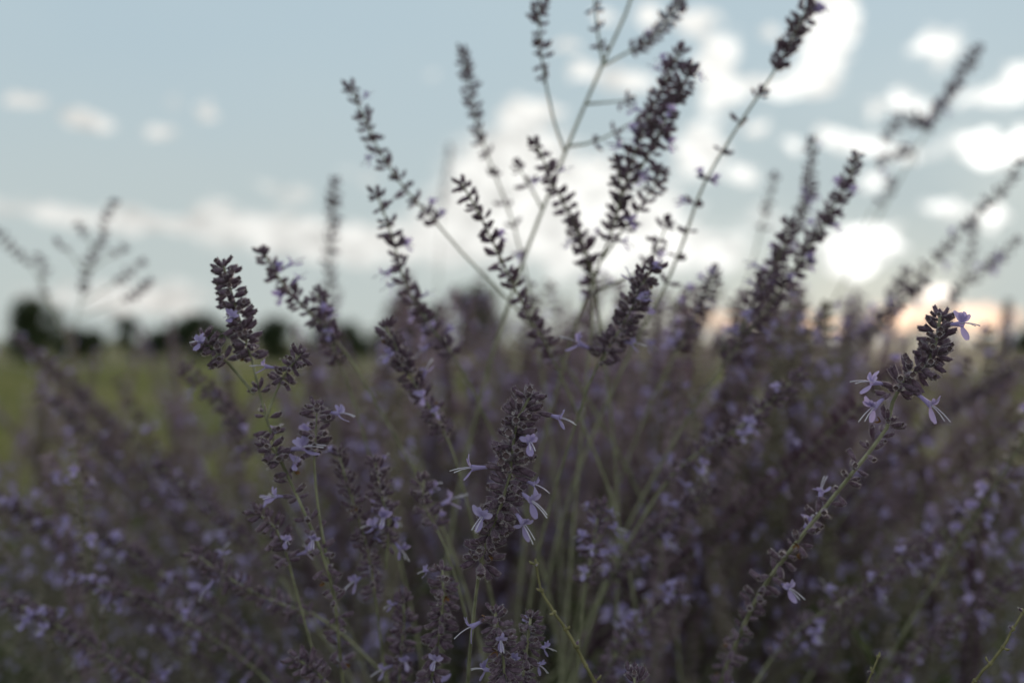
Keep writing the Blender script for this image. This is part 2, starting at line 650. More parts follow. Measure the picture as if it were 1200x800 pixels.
def stem_part(root, path, r0, r1, origin, name='stem', s0=0.0, s1=None, sides=6, mat=None, step=.012):
    s1 = path.L if s1 is None else s1
    m = max(4, int((s1 - s0) / step))
    pts, rad = [], []
    for i in range(m + 1):
        u = i / m
        p, _ = path.at(s1 + (s0 - s1) * u)
        pts.append(p - origin)
        rad.append(r1 + (r0 - r1) * u)
    mb = MB()
    mb.tube(pts, rad, sides)
    return link(name, mb.mesh(name, [mat or M_STEM]), root)


PLANT = Vector((.02, .84, 0))


def root_tail(pts, rnd, center=None):
    """carry a stalk on from its last seen point down to its foot in the soil"""
    c = center or PLANT
    a, b = pts[-2], pts[-1]
    t = (b - a).normalized()
    foot = Vector((c.x + (b.x - c.x) * .25 + rnd.uniform(-.05, .05), max(c.y, b.y * .9 + .1) * .8 + b.y * .2 + rnd.uniform(-.06, .06), 0.0))
    h = b.z
    p1 = b + t * min(.3, h * .35)
    p2 = foot + Vector(((b.x - foot.x) * .2, (b.y - foot.y) * .2, h * .35))
    out = []
    for i in range(1, 9):
        u = i / 8
        out.append(b * (1 - u) ** 3 + p1 * 3 * u * (1 - u) ** 2 + p2 * 3 * u * u * (1 - u) + foot * u ** 3)
    return out


LANDMARKS = []


def stalk(label, pts, spike, rnd, branches=(), rad=(.0006, .0022), center=None, group=None, leaves=True, **spec):
    """pts: (px, py, depth) from the tip down; spike: number of points from the tip that carry flowers"""
    w = [P(*q) for q in pts]
    full = w + root_tail(w, rnd, center)
    path = Path(catmull(full))
    vis = Path(catmull(w[:max(2, int(spike))] if spike >= 2 else w[:2]))
    LANDMARKS.append((w[len(w) // 3], label))
    foot = full[-1]
    root = link('sage_flower_stalk', None)
    root.empty_display_size = .02
    root.location = foot
    tag(root, label, 'flower stalk', group or 'flower stalks of the sage bush')
    stem_part(root, path, rad[0], rad[1], foot)
    dress(root, path, 0.0, vis.L, spec, rnd, foot)
    if spec.get('sparse'):                         # lonely pairs of calyces further down the stem
        s = vis.L + .012
        end = Path(catmull(w)).L
        sp2 = dict(spec); sp2['n'] = spec.get('sparse_n', (3, 3)); sp2['gap'] = (spec['sparse'], spec['sparse'])
        sp2['fl'] = .05
        s_path = Path([path.at(q)[0] for q in np.arange(s, max(end, s + .01), .004)]) if end > s + .012 else None
        if s_path:
            dress(root, s_path, 0, s_path.L, sp2, rnd, foot)
    for (fx, fy, fd, dx, dy, dz) in spec.get('blossoms', ()):
        dv = Vector((dx, dy, dz)).normalized()
        pos = P(fx, fy, fd) - foot
        link('calyx', rnd.choice(CALYX_FINE), root, frame(pos, dv, UP, .85))
        add_flower(root, pos, dv, rnd, spec.get('blossom_size', 1.12))
    for br in branches:
        bw = [P(*q) for q in br['pts']]
        bp = Path(catmull(bw))
        stem_part(root, bp, .0004, .0009, foot, 'side_branch')
        bs = dict(spec); bs.update({k: v for k, v in br.items() if k != 'pts'})
        e = bp.L * br.get('cover', .8)
        if e > 0:
            dress(root, bp, 0, e, bs, rnd, foot)
    return root


# ------------------------------------------------------------------ the stalks that can be picked out one by one
rs = random.Random(21)
F1 = dict(fine=True)

stalk('dark purple flower spike in sharp focus with pale lilac blossoms and hanging stamens',
      [(621, 464, .425), (607, 488, .424), (601, 520, .423), (597, 560, .424), (584, 600, .426), (569, 640, .430), (562, 665, .433), (553, 740, .45), (548, 800, .47)],
      7, rs, fine=True, gap=(.0046, .0052), n=(10, 9), ang=(60, 90), fl=.0, droop=-.15, bract=.12, size=1.2,
      blossoms=[(632, 484, .423, .95, -.25, -.12), (616, 512, .418, .15, -.9, -.05), (583, 548, .423, -.95, -.2, .10), (603, 572, .420, .7, -.6, -.35),
                (598, 592, .421, .55, -.65, -.6), (576, 592, .421, -.35, -.85, -.25), (606, 560, .424, .9, -.3, -.2)])

stalk('sharp curved flower stalk leaning against the orange glow with two hanging lilac blossoms',
      [(1102, 370, .445), (1097, 395, .444), (1092, 425, .443), (1062, 440, .442), (1048, 462, .442), (1040, 500, .445), (1010, 540, .45), (970, 590, .46), (930, 640, .47), (890, 695, .49), (860, 760, .52), (845, 800, .55)],
      5, rs, rad=(.0008, .0022), sparse=.0085, sparse_n=(4, 3), fine=True, gap=(.0042, .0050), n=(10, 8), ang=(62, 80), fl=.0, size=1.08,
      blossoms=[(1106, 382, .440, .25, -.9, .15), (1045, 452, .440, -.95, -.25, .25), (1042, 462, .440, -.8, -.5, -.4), (1066, 456, .440, .6, -.6, -.5)])

stalk('club shaped dark spike with two short side spikes and a bare green stem below',
      [(262, 312, .47), (272, 345, .468), (284, 385, .465), (296, 425, .463), (303, 455, .462), (312, 490, .462), (330, 540, .463), (352, 590, .465), (376, 645, .47), (392, 700, .48), (400, 780, .50)],
      4, rs, fine=True, gap=(.0040, .0045), n=(10, 9), ang=(66, 86), fl=.02, size=1.05, sparse=.011, sparse_n=(5, 3),
      branches=[dict(pts=[(236, 395, .455), (252, 410, .457), (270, 428, .46), (298, 462, .462)], cover=.5, gap=(.0044, .005), n=(8, 7), fl=.03, size=.95),
                dict(pts=[(352, 415, .455), (340, 430, .457), (326, 452, .46), (312, 490, .462)], cover=.5, gap=(.0044, .005), n=(8, 7), fl=.01, size=.95),
                dict(pts=[(372, 475, .46), (371, 500, .46), (368, 530, .462), (372, 590, .466), (384, 660, .475)], cover=.3, gap=(.005, .006), n=(7, 6), fl=.08),
                dict(pts=[(310, 520, .455), (322, 528, .458), (335, 552, .463)], cover=.7, gap=(.005, .006), n=(6, 5), fl=.05)])

stalk('short thick flower cluster beside a thin bare green twig with one open blossom',
      [(580, 716, .415), (586, 745, .416), (590, 775, .417), (594, 810, .42), (596, 850, .43)],
      5, rs, fine=True, gap=(.0046, .0058), n=(8, 8), ang=(70, 100), fl=.06, droop=-.3)
stalk('short thick flower cluster leaning on its twin and a hanging pale blossom',
      [(622, 722, .432), (618, 755, .432), (613, 790, .434), (606, 840, .44)],
      4, rs, fine=True, gap=(.0046, .0058), n=(8, 8), ang=(70, 100), fl=.06, droop=-.3)
stalk('narrow drooping flower spike with a pale blossom at its very tip among the low stems',
      [(518, 668, .46), (520, 700, .46), (516, 735, .462), (508, 780, .465), (503, 830, .47)],
      5, rs, fine=True, gap=(.005, .0062), n=(8, 6), ang=(70, 105), fl=.05, droop=-.3)
stalk('lone tip of woolly calyces at the foot of the bare twig',
      [(742, 786, .42), (744, 800, .42), (748, 840, .425)],
      3, rs, fine=True, gap=(.005, .006), n=(7, 7), fl=.0)
stalk('slim spike hung with pale blossoms along one side, its green stem forked below',
      [(396, 528, .50), (405, 560, .50), (418, 600, .50), (430, 640, .505), (440, 700, .52), (450, 780, .55)],
      5, rs, fine=True, gap=(.0055, .0075), n=(7, 5), fl=.06,
      branches=[dict(pts=[(440, 540, .495), (446, 575, .496), (455, 615, .50), (452, 665, .51)], cover=.8, gap=(.0055, .0065), n=(7, 6), fl=.08),
                dict(pts=[(497, 560, .505), (495, 590, .505), (515, 625, .51), (535, 680, .52), (548, 730, .53)], cover=.35, gap=(.006, .008), n=(6, 5), fl=.1)])
stalk('slanting spike topped by a cluster of three pale lilac blossoms',
      [(452, 382, .52), (468, 415, .52), (485, 448, .522), (505, 480, .525), (525, 515, .53), (545, 580, .55)],
      5, rs, fine=True, gap=(.0048, .006), n=(8, 7), fl=.055)
stalk('thick dark spike whose blunt head stands against the bright gap in the bush',
      [(765, 312, .50), (752, 335, .50), (740, 362, .502), (722, 395, .505), (702, 425, .51), (680, 480, .53)],
      5, rs, fine=True, gap=(.0042, .0055), n=(10, 8), fl=.06, size=1.1)

W = dict()
stalk('long arching stalk with stepped whorls reaching far into the pale blue sky',
      [(411, 103, .60), (430, 145, .60), (445, 178, .60), (475, 222, .605), (512, 262, .61), (545, 300, .615), (580, 335, .62), (640, 400, .64), (690, 470, .66)],
      5, rs, gap=(.009, .0105), n=(6, 6), fl=.03, size=1.05)
stalk('slender blurred stalk with a tight tip and loose whorls below, upright in the sky',
      [(543, 60, .70), (550, 100, .70), (558, 140, .70), (572, 185, .70), (590, 230, .70), (605, 275, .70), (618, 330, .71), (630, 400, .72)],
      4, rs, gap=(.006, .010), n=(6, 6), fl=.02, sparse=.02)
stalk('tall branched stalk with a straight grey stem and thin side spikes crossing the white clouds',
      [(745, -25, .64), (735, 12, .64), (705, 78, .64), (670, 160, .64), (640, 235, .64), (615, 300, .64), (592, 370, .65), (565, 460, .67)],
      2, rs, gap=(.011, .013), n=(4, 4), fl=.02, rad=(.0009, .0022),
      branches=[dict(pts=[(634, -40, .62), (632, 10, .62), (633, 55, .62), (640, 100, .625), (650, 145, .63), (662, 178, .64)], cover=.62, gap=(.0062, .008), n=(6, 5), fl=.0),
                dict(pts=[(692, -30, .635), (698, 10, .635), (702, 50, .638), (707, 75, .64)], cover=.85, gap=(.012, .014), n=(4, 4), fl=0),
                dict(pts=[(806, -15, .66), (785, 20, .66), (765, 45, .655), (742, 58, .65), (705, 78, .64)], cover=.7, gap=(.0055, .008), n=(7, 6), fl=.04),
                dict(pts=[(735, 118, .63), (700, 121, .635), (686, 122, .64)], cover=.3, gap=(.012, .014), n=(3, 3), fl=0),
                dict(pts=[(748, 140, .63), (700, 165, .635), (664, 172, .64)], cover=.75, gap=(.016, .02), n=(3, 3), fl=0),
                dict(pts=[(607, 195, .64), (625, 225, .64), (636, 246, .64)], cover=.5, gap=(.014, .014), n=(3, 3), fl=0)])
stalk('thick plume of purple flowers, the broadest of those standing before white cloud',
      [(797, 60, .59), (785, 85, .59), (770, 115, .588), (755, 150, .585), (740, 190, .585), (728, 235, .587), (712, 285, .59), (690, 340, .60), (660, 430, .63)],
      7, rs, gap=(.0052, .0066), n=(7, 7), fl=.09, size=1.05,
      branches=[dict(pts=[(810, 78, .575), (800, 100, .575), (785, 130, .58), (768, 165, .582), (742, 215, .585)], cover=.8, gap=(.005, .006), n=(8, 8), fl=.04),
                dict(pts=[(722, 190, .575), (728, 220, .578), (722, 260, .585)], cover=.7, gap=(.006, .008), n=(7, 6), fl=.08),
                dict(pts=[(775, 200, .60), (760, 230, .598), (735, 262, .594), (705, 305, .59)], cover=.7, gap=(.007, .009), n=(6, 6), fl=.04),
                dict(pts=[(782, 262, .60), (770, 290, .60), (745, 320, .60), (700, 340, .60)], cover=.5, gap=(.009, .011), n=(5, 4), fl=.02)])
stalk('leaning stalk with a dense head and widely spaced tufts down its bare stem',
      [(968, -35, .60), (950, 0, .60), (930, 42, .60), (905, 88, .60), (880, 125, .602), (850, 172, .605), (822, 222, .61), (800, 285, .615), (775, 345, .62), (735, 420, .64)],
      4, rs, gap=(.0052, .0065), n=(9, 8), fl=.02, size=1.05, sparse=.021)
stalk('blurred crooked spray with curled side tufts against the brightest small clouds',
      [(1146, 58, 1.15), (1125, 90, 1.14), (1104, 122, 1.13), (1088, 150, 1.12), (1060, 200, 1.1), (1010, 290, 1.1), (960, 390, 1.12)],
      4, rs, gap=(.010, .013), n=(8, 7), fl=.02, size=1.35, center=Vector((.25, 1.2, 0)),
      branches=[dict(pts=[(1040, 160, 1.1), (1050, 142, 1.1), (1075, 140, 1.1), (1088, 152, 1.12)], cover=.9, gap=(.011, .013), n=(6, 6), fl=0),
                dict(pts=[(1032, 190, 1.1), (1050, 180, 1.1), (1072, 176, 1.1), (1070, 195, 1.1)], cover=.7, gap=(.011, .013), n=(7, 6), fl=.05),
                dict(pts=[(1045, 215, 1.08), (1038, 232, 1.08), (1020, 248, 1.09), (1000, 305, 1.1)], cover=.3, gap=(.01, .012), n=(4, 4), fl=0)])
stalk('dense dark plume of two spikes grown together, leaning away from the bright cloud gap',
      [(1004, 184, .62), (994, 210, .62), (978, 240, .62), (958, 275, .62), (936, 308, .62), (912, 342, .62), (886, 378, .622), (850, 425, .63), (800, 500, .65)],
      8, rs, gap=(.0052, .0068), n=(7, 7), fl=.09, size=1.05,
      branches=[dict(pts=[(925, 262, .61), (920, 285, .61), (905, 315, .612), (885, 350, .615), (868, 390, .62)], cover=.85, gap=(.0055, .007), n=(8, 7), fl=.06)])
stalk('soft upright spike just behind the dense double plume',
      [(952, 165, .78), (950, 200, .78), (944, 235, .78), (932, 268, .78), (915, 305, .78), (890, 360, .79), (850, 440, .80)],
      6, rs, gap=(.0065, .008), n=(7, 6), fl=.06)
stalk('curved spike with a forked tip in front of the straight grey branched stem',
      [(628, 168, .585), (640, 195, .585), (650, 220, .585), (665, 245, .586), (680, 278, .588), (692, 312, .59), (702, 370, .60)],
      6, rs, gap=(.0062, .0078), n=(7, 6), fl=.06)
stalk('stepped slanting spike with a lilac blossom at the tip before the white haze',
      [(541, 216, .545), (556, 240, .545), (570, 268, .546), (585, 300, .548), (602, 335, .55), (622, 375, .555), (650, 425, .57)],
      7, rs, gap=(.0072, .0080), n=(7, 6), fl=.03)
stalk('spike of separate dark whorls above a dense purple lower half',
      [(441, 226, .57), (452, 255, .57), (462, 285, .57), (470, 318, .57), (485, 352, .572), (510, 390, .575), (530, 415, .58), (560, 470, .60)],
      7, rs, gap=(.0085, .006), n=(6, 8), fl=.08)
stalk('faint upright spike with stacked dark rings behind the long arching stalk',
      [(392, 213, .92), (390, 240, .92), (388, 270, .92), (386, 300, .92), (385, 335, .92), (388, 400, .93)],
      5, rs, gap=(.0075, .012), n=(8, 6), fl=.03, size=1.15)
stalk('far thin spike, a mere grey blur between two stalks in the sky',
      [(527, 172, 1.7), (523, 205, 1.7), (518, 240, 1.7), (515, 300, 1.72), (512, 380, 1.75)],
      3, rs, gap=(.008, .010), n=(6, 6), fl=0, center=Vector((-.1, 1.9, 0)))
stalk('slanting spike with a thin tapering tip next to the club shaped spike',
      [(309, 296, .55), (322, 318, .55), (337, 340, .55), (355, 358, .551), (375, 378, .553), (398, 405, .556), (425, 445, .565)],
      6, rs, gap=(.0062, .006), n=(6, 8), fl=.06)
stalk('small dark spike tucked between the club shaped spike and the purple mass',
      [(372, 345, .56), (380, 372, .56), (388, 400, .56), (400, 430, .565), (420, 490, .58)],
      4, rs, gap=(.0055, .0065), n=(8, 7), fl=.05)
stalk('blurred bare-looking stalk with short stubby side twigs alone in the sky',
      [(134, 238, 1.05), (122, 260, 1.05), (119, 285, 1.05), (106, 300, 1.05), (100, 325, 1.05), (97, 345, 1.05), (85, 400, 1.06), (88, 470, 1.1)],
      6, rs, gap=(.0085, .009), n=(6, 6), fl=0, center=Vector((-.55, 1.15, 0)),
      branches=[dict(pts=[(92, 264, 1.04), (102, 276, 1.045), (108, 290, 1.05)], cover=.4, gap=(.009, .009), n=(5, 4), fl=0),
                dict(pts=[(68, 284, 1.04), (82, 296, 1.045), (98, 318, 1.05)], cover=.4, gap=(.009, .009), n=(6, 5), fl=0),
                dict(pts=[(145, 291, 1.04), (126, 303, 1.045), (103, 318, 1.05)], cover=.22, gap=(.009, .009), n=(5, 4), fl=0),
                dict(pts=[(165, 307, 1.04), (145, 325, 1.045), (97, 355, 1.05)], cover=.45, gap=(.009, .009), n=(6, 5), fl=0),
                dict(pts=[(175, 330, 1.04), (150, 350, 1.045), (94, 372, 1.05)], cover=.45, gap=(.009, .009), n=(6, 5), fl=0)])
stalk('blurred arching stalk with knotty tufts above the dark round tree',
      [(-5, 270, 1.15), (15, 292, 1.15), (35, 310, 1.15), (55, 345, 1.15), (75, 395, 1.16), (95, 450, 1.18)],
      3, rs, gap=(.011, .013), n=(7, 6), fl=0, center=Vector((-.55, 1.25, 0)),
      branches=[dict(pts=[(44, 300, 1.13), (53, 316, 1.135), (48, 335, 1.14), (62, 362, 1.15)], cover=.7, gap=(.009, .01), n=(6, 5), fl=0)])
stalk('soft knotty stalk reaching out over the pale water-coloured sky beside the orange glow',
      [(1196, 190, .95), (1175, 222, .95), (1150, 245, .95), (1122, 275, .95), (1090, 310, .955), (1055, 345, .96), (1000, 400, .98)],
      6, rs, gap=(.013, .014), n=(6, 6), fl=.05, size=1.15)
stalk('lilac tinged spike bowing outwards over the shaded stems',
      [(938, 438, .56), (912, 462, .56), (885, 487, .562), (855, 508, .565), (822, 528, .57), (785, 560, .58), (740, 630, .60)],
      6, rs, gap=(.0055, .0085), n=(8, 7), fl=.10)
stalk('low bowed spike with a thick lilac end among dark shaded stems',
      [(832, 574, .60), (805, 592, .60), (775, 615, .60), (745, 642, .602), (715, 680, .61), (690, 740, .62)],
      5, rs, gap=(.0055, .007), n=(8, 7), fl=.08, size=1.1)
stalk('upright spike with a pale blossom near its tip beside the bowed lilac spike',
      [(702, 592, .53), (698, 620, .53), (692, 655, .53), (686, 690, .532), (680, 740, .54), (674, 800, .55)],
      4, rs, gap=(.0055, .0075), n=(7, 6), fl=.10)
stalk('long trailing spike of pale lilac flowers low over the darkest stems',
      [(1095, 628, .60), (1060, 650, .60), (1025, 680, .60), (985, 705, .602), (945, 730, .605), (905, 770, .61), (870, 830, .62)],
      6, rs, gap=(.0062, .0085), n=(7, 6), fl=.10)
stalk('long spike leaning well over, its tip a pale knob, next to the forked green stem',
      [(228, 648, .54), (255, 668, .54), (290, 690, .54), (330, 708, .54), (372, 722, .545), (420, 760, .56)],
      5, rs, gap=(.0055, .0075), n=(8, 6), fl=.06)
stalk('soft spike leaning far outwards with two pale lilac blossoms near its tip',
      [(98, 682, .60), (140, 692, .60), (190, 712, .60), (245, 745, .602), (300, 785, .61), (350, 840, .62)],
      5, rs, gap=(.006, .0075), n=(8, 7), fl=.10)
stalk('straight slanting rod of faded flowers in the middle of the shaded stems',
      [(188, 545, .68), (220, 572, .68), (255, 603, .68), (290, 636, .682), (330, 680, .69)],
      5, rs, gap=(.0058, .007), n=(8, 7), fl=.02)
stalk('slanting spike with a rounded tip in front of the bright green grass',
      [(218, 432, .66), (235, 448, .66), (255, 468, .66), (275, 492, .66), (300, 530, .665), (340, 600, .68)],
      5, rs, gap=(.0055, .0065), n=(8, 7), fl=.02)
stalk('drooping purple spike with a dark head beside the bare stem joint',
      [(300, 600, .475), (318, 612, .476), (330, 630, .478), (340, 665, .482), (355, 720, .49)],
      4, rs, gap=(.0055, .0065), n=(7, 6), fl=.05)
stalk('shaded spike lying low with a pale blossom hanging over the bottom stems',
      [(345, 770, .48), (360, 778, .48), (385, 800, .482), (410, 840, .49)],
      3, rs, gap=(.0052, .006), n=(8, 7), fl=.05)
stalk('shaded stout spike standing low between the narrow drooping spike and the forked stem',
      [(472, 700, .50), (474, 730, .50), (470, 765, .502), (468, 810, .51)],
      4, rs, gap=(.0055, .0065), n=(8, 7), fl=.08)
stalk('leaning dark rod of closed calyces crossing the hazy blue-green gap',
      [(1195, 425, .80), (1160, 452, .80), (1120, 475, .80), (1085, 500, .80), (1040, 545, .81)],
      4, rs, gap=(.0055, .006), n=(8, 8), fl=0)
stalk('cluster of pale lilac blossoms on a leaning spike under the orange glow',
      [(1085, 330, .85), (1060, 352, .85), (1030, 380, .85), (1000, 410, .85), (950, 470, .86)],
      4, rs, gap=(.0065, .008), n=(8, 7), fl=.06)


stalk('hazy knotty stalk arching over the orange glow, thinner than its neighbour',
      [(1192, 282, 1.0), (1165, 305, 1.0), (1135, 330, 1.0), (1100, 362, 1.01), (1060, 410, 1.03)],
      4, rs, gap=(.011, .014), n=(6, 5), fl=.06, size=1.1)
stalk('hazy upright stalk with loose tufts rising behind the orange glow',
      [(1142, 268, 1.1), (1136, 300, 1.1), (1125, 335, 1.1), (1108, 375, 1.11), (1080, 430, 1.12)],
      4, rs, gap=(.012, .015), n=(6, 5), fl=.05, size=1.15)
stalk('dark hazy spike beside the brightest round gap of light',
      [(1062, 318, .9), (1050, 340, .9), (1034, 368, .9), (1010, 405, .91), (980, 460, .93)],
      4, rs, gap=(.007, .009), n=(8, 7), fl=.05, size=1.15)
stalk('faint tuft of whorls between the double plume and the bright cloud gap',
      [(908, 208, .95), (900, 240, .95), (890, 275, .95), (880, 315, .95), (862, 370, .96)],
      3, rs, gap=(.012, .016), n=(4, 4), fl=.03, size=1.1)
stalk('short leaning spike on the lower flank of the broad purple plume',
      [(672, 262, .60), (682, 290, .60), (690, 320, .60), (695, 355, .602), (690, 410, .61)],
      4, rs, gap=(.006, .008), n=(7, 6), fl=.08)
stalk('loose violet spike between the blunt dark spike and the double plume',
      [(838, 318, .66), (828, 345, .66), (812, 378, .66), (792, 415, .662), (760, 480, .67)],
      4, rs, gap=(.006, .0075), n=(8, 7), fl=.12)

for lab_, pts_ in (
    ('long rod of grey-violet flowers leaning outwards below the green grass', [(0, 582, .72), (60, 625, .72), (130, 680, .72), (200, 742, .725), (270, 820, .74)]),
    ('low dark leaning rod under the far-leaning soft spike', [(4, 700, .58), (58, 728, .58), (120, 764, .58), (185, 812, .585), (240, 870, .60)]),
    ('pale mauve rod slanting up towards the bright grass', [(66, 470, .82), (108, 512, .82), (160, 562, .82), (218, 622, .825), (280, 700, .84)]),
    ('blurred rod crossing the grass under the bare-looking stalk', [(18, 396, 1.0), (62, 432, 1.0), (112, 474, 1.0), (165, 525, 1.01), (220, 600, 1.03)]),
    ('slanting mauve rod parallel to the straight faded rod', [(112, 618, .66), (168, 658, .66), (235, 702, .66), (295, 752, .665), (345, 820, .68)]),
    ('leaning violet rod above the trailing lilac spike', [(1190, 558, .70), (1132, 600, .70), (1070, 650, .70), (1008, 708, .705), (950, 790, .72)]),
    ('low leaning rod above the bare twig with shrivelled buds', [(1196, 672, .62), (1135, 715, .62), (1072, 765, .62), (1015, 825, .63)]),
    ('soft leaning rod behind the sharp curved stalk and its bare lower stem', [(1085, 508, .76), (1032, 545, .76), (975, 592, .76), (920, 645, .765), (870, 720, .78)]),
    ('shaded spike slanting between the twin thick clusters and the low bowed spike', [(795, 690, .58), (768, 715, .58), (738, 745, .58), (712, 785, .585), (690, 840, .60)]),
):
    stalk(lab_, pts_, len(pts_), rs, gap=(.0056, .0075), n=(8, 7), fl=.07, size=1.05)

# ------------------------------------------------------------------ bare twigs
def twig(label, pts, r, rs):
    w = [P(*q) for q in pts]
    full = w + root_tail(w, rs)
    path = Path(catmull(full))
    foot = full[-1]
    root = link('bare_twig', None); root.location = foot; root.empty_display_size = .02
    tag(root, label, 'twig', 'bare twigs')
    vis = Path(catmull(w)).L
    mb = MB(); pts, rad = [], []
    m = int(path.L / .004)
    for i in range(m + 1):
        p, t = path.at(path.L * (1 - i / m))
        s = path.L * (1 - i / m)
        wob = .0002 if s < vis else 0
        pts.append(p - foot + Vector((rs.uniform(-wob, wob), rs.uniform(-wob, wob), rs.uniform(-wob, wob))))
        rad.append(r * (.55 + .45 * min(1, s / .07)) * rs.uniform(.92, 1.1))
    mb.tube(pts, rad, 7)
    link('stem', mb.mesh('stem', [M_TWIG]), root)
    s = .002
    while s < vis:
        p, t = path.at(s)
        nb = MB()
        o = t.orthogonal(); o.rotate(Quaternion(t, rs.uniform(0, 6.28)))
        nb.tube([p - foot - t * .0010, p - foot + t * .0002, p - foot + t * .0009], [r * .6, r * 1.35, r * .6], 7)
        q = p - foot + o * r
        nb.tube([q, q + o * .0010 + t * .0004, q + o * .0017 + t * .0012], [r * .5, r * .8, r * .3], 5)
        link('bud', nb.mesh('bud', [M_TWIG]), root)
        if rs.random() < .45:
            o2 = o.copy(); o2.rotate(Quaternion(t, 2.2))
            link('calyx', rs.choice(BUD_FINE), root, frame(p - foot + o2 * r, (o2 + t * .3), UP, rs.uniform(.35, .55)))
        s += rs.uniform(.007, .011)
    return root


twig('thin bare yellow-green twig with tiny nodes curving up beside the sharp spike',
     [(628, 655, .405), (634, 690, .405), (650, 718, .405), (668, 745, .406), (684, 775, .408), (700, 805, .41), (715, 850, .42)], .00085, rs)
twig('bare twig tipped with shrivelled buds leaning in under the trailing lilac spike',
     [(1202, 712, .42), (1188, 735, .42), (1176, 757, .42), (1158, 780, .421), (1138, 802, .425), (1110, 850, .43)], .0008, rs)
twig('short bare tip of a twig poking up from the dark stems',
     [(1031, 764, .45), (1024, 782, .45), (1015, 805, .452), (1000, 850, .46)], .0007, rs)


# ------------------------------------------------------------------ the mass of the bush
def template(seed, lean, dense):
    """one stalk standing at the origin, leaning towards +X; returns numpy pieces"""
    r = random.Random(seed)
    L = r.uniform(.82, 1.0)
    nseg = 26
    pts = [Vector((0, 0, 0))]
    th = R(lean * .55)
    wob = r.uniform(0, 6)
    for i in range(nseg):
        u = i / nseg
        a = th + (R(lean) - th) * min(1, u * 1.6) + .10 * math.sin(wob + u * 5)
        b = .10 * math.sin(wob * 2 + u * 4)
        d = Vector((math.sin(a) * math.cos(b), math.sin(a) * math.sin(b), math.cos(a)))
        pts.append(pts[-1] + d * (L / nseg))
    pts = catmull(pts, .01)
    path = Path(list(reversed(pts)))
    stem, spike, leaf, flow, lo = MB(), MB(), MB(), MB(), MB()
    sp = path.p[::3]
    if sp[-1] is not path.p[-1]:
        sp.append(path.p[-1])
    sp = list(reversed(sp))
    stem.tube(sp, [.0026 - .0020 * i / (len(sp) - 1) for i in range(len(sp))], 4)

    sides_ = []

    def put_spike(pa, s0, s1, gap, n0, spike=spike):
        s = s0
        while s < s1:
            p, t = pa.at(s)
            o0 = t.orthogonal().normalized()
            n = max(3, n0 + r.randint(-2, 1))
            off = r.uniform(0, 6)
            for k in range(n):
                o = o0.copy(); o.rotate(Quaternion(t, off + 6.283 * k / n))
                e = r.uniform(.8, 1.5)
                dirn = (o * math.sin(e) + t * math.cos(e)).normalized()
                sz = r.uniform(.72, 1.08) * (.75 + .25 * min(1, s / .05))
                lowcal(spike, frame(p + o * .0016, dirn, UP, sz))
                lowestcal(lo, frame(p + o * .0016, dirn, UP, sz))
                if r.random() < .065:
                    lowflower(flow, frame(p + o * .0016, (dirn + Vector((0, 0, -.2))).normalized(), UP, sz * 1.0), r)
            s += gap * r.uniform(.8, 1.2)
    top = L * r.uniform(.22, .36)
    put_spike(path, 0, top, .0058 if dense else .0082, 7)
    for k in range(r.randint(2, 6) if dense else r.randint(0, 3)):
        s = top * r.uniform(.6, 1.5)
        p, t = path.at(s)
        o = t.orthogonal().normalized(); o.rotate(Quaternion(t, r.uniform(0, 6.28)))
        ln = r.uniform(.05, .13)
        bp = []
        for i in range(6):
            u = i / 5
            bp.append(p + (t * .75 + o * .75 * (1 - .35 * u)) * (ln * u))
        stem.tube(bp, [.0011, .001, .0009, .0008, .0007, .0005], 3)
        sb = MB()
        put_spike(Path(list(reversed(bp))), 0, ln * .75, .0066, 6, sb)
        sides_.append(sb)
    # narrow toothed leaves on the lower two thirds
    s = top * 1.25
    while s < L * .95:
        p, t = path.at(s)
        o = t.orthogonal().normalized(); o.rotate(Quaternion(t, r.uniform(0, 6.28)))
        for sg in (1, -1):
            al = (o * sg * .8 + t * r.uniform(.2, .9)).normalized()
            sd = al.cross(t).normalized()
            upv = sd.cross(al)
            ll = r.uniform(.020, .048) * (.6 + .4 * min(1, (s - top) / .2))
            petal_into(leaf, p, al, sd, upv, ll, ll * .26, r.uniform(-.4, .2))
        s += r.uniform(.012, .026)
    return dict(path=path, L=L, top=top, stem=stem, spike=spike, leaf=leaf, flow=flow, sides=sides_, lo=lo)


def lowcal(mb, M):
    """five-cornered calyx of 20-odd triangles"""
    V, S = [], 5
    for z, rr in ((-.0005, .0005), (.0022, .00165), (.0060, .0015)):
        for k in range(S):
            a = 2 * math.pi * k / S
            V.append(M @ Vector((rr * math.cos(a), rr * math.sin(a), z)))
    V.append(M @ Vector((0, 0, .0048)))
    F = []
    for i in range(2):
        for k in range(S):
            F.append((i * S + k, i * S + (k + 1) % S, (i + 1) * S + (k + 1) % S, (i + 1) * S + k))
    for k in range(S):
        F.append((2 * S + k, 2 * S + (k + 1) % S, 3 * S))
    mb.add(V, F)


def lowestcal(mb, M):
    V = [M @ Vector(q) for q in ((0, 0, -.0005), (.0017, 0, .003), (-.00085, .00147, .003), (-.00085, -.00147, .003), (.0009, 0, .006), (-.0008, .0005, .006))]
    mb.add(V, [(0, 2, 1), (0, 3, 2), (0, 1, 3), (1, 2, 5, 4), (2, 3, 5), (3, 1, 4, 5)])


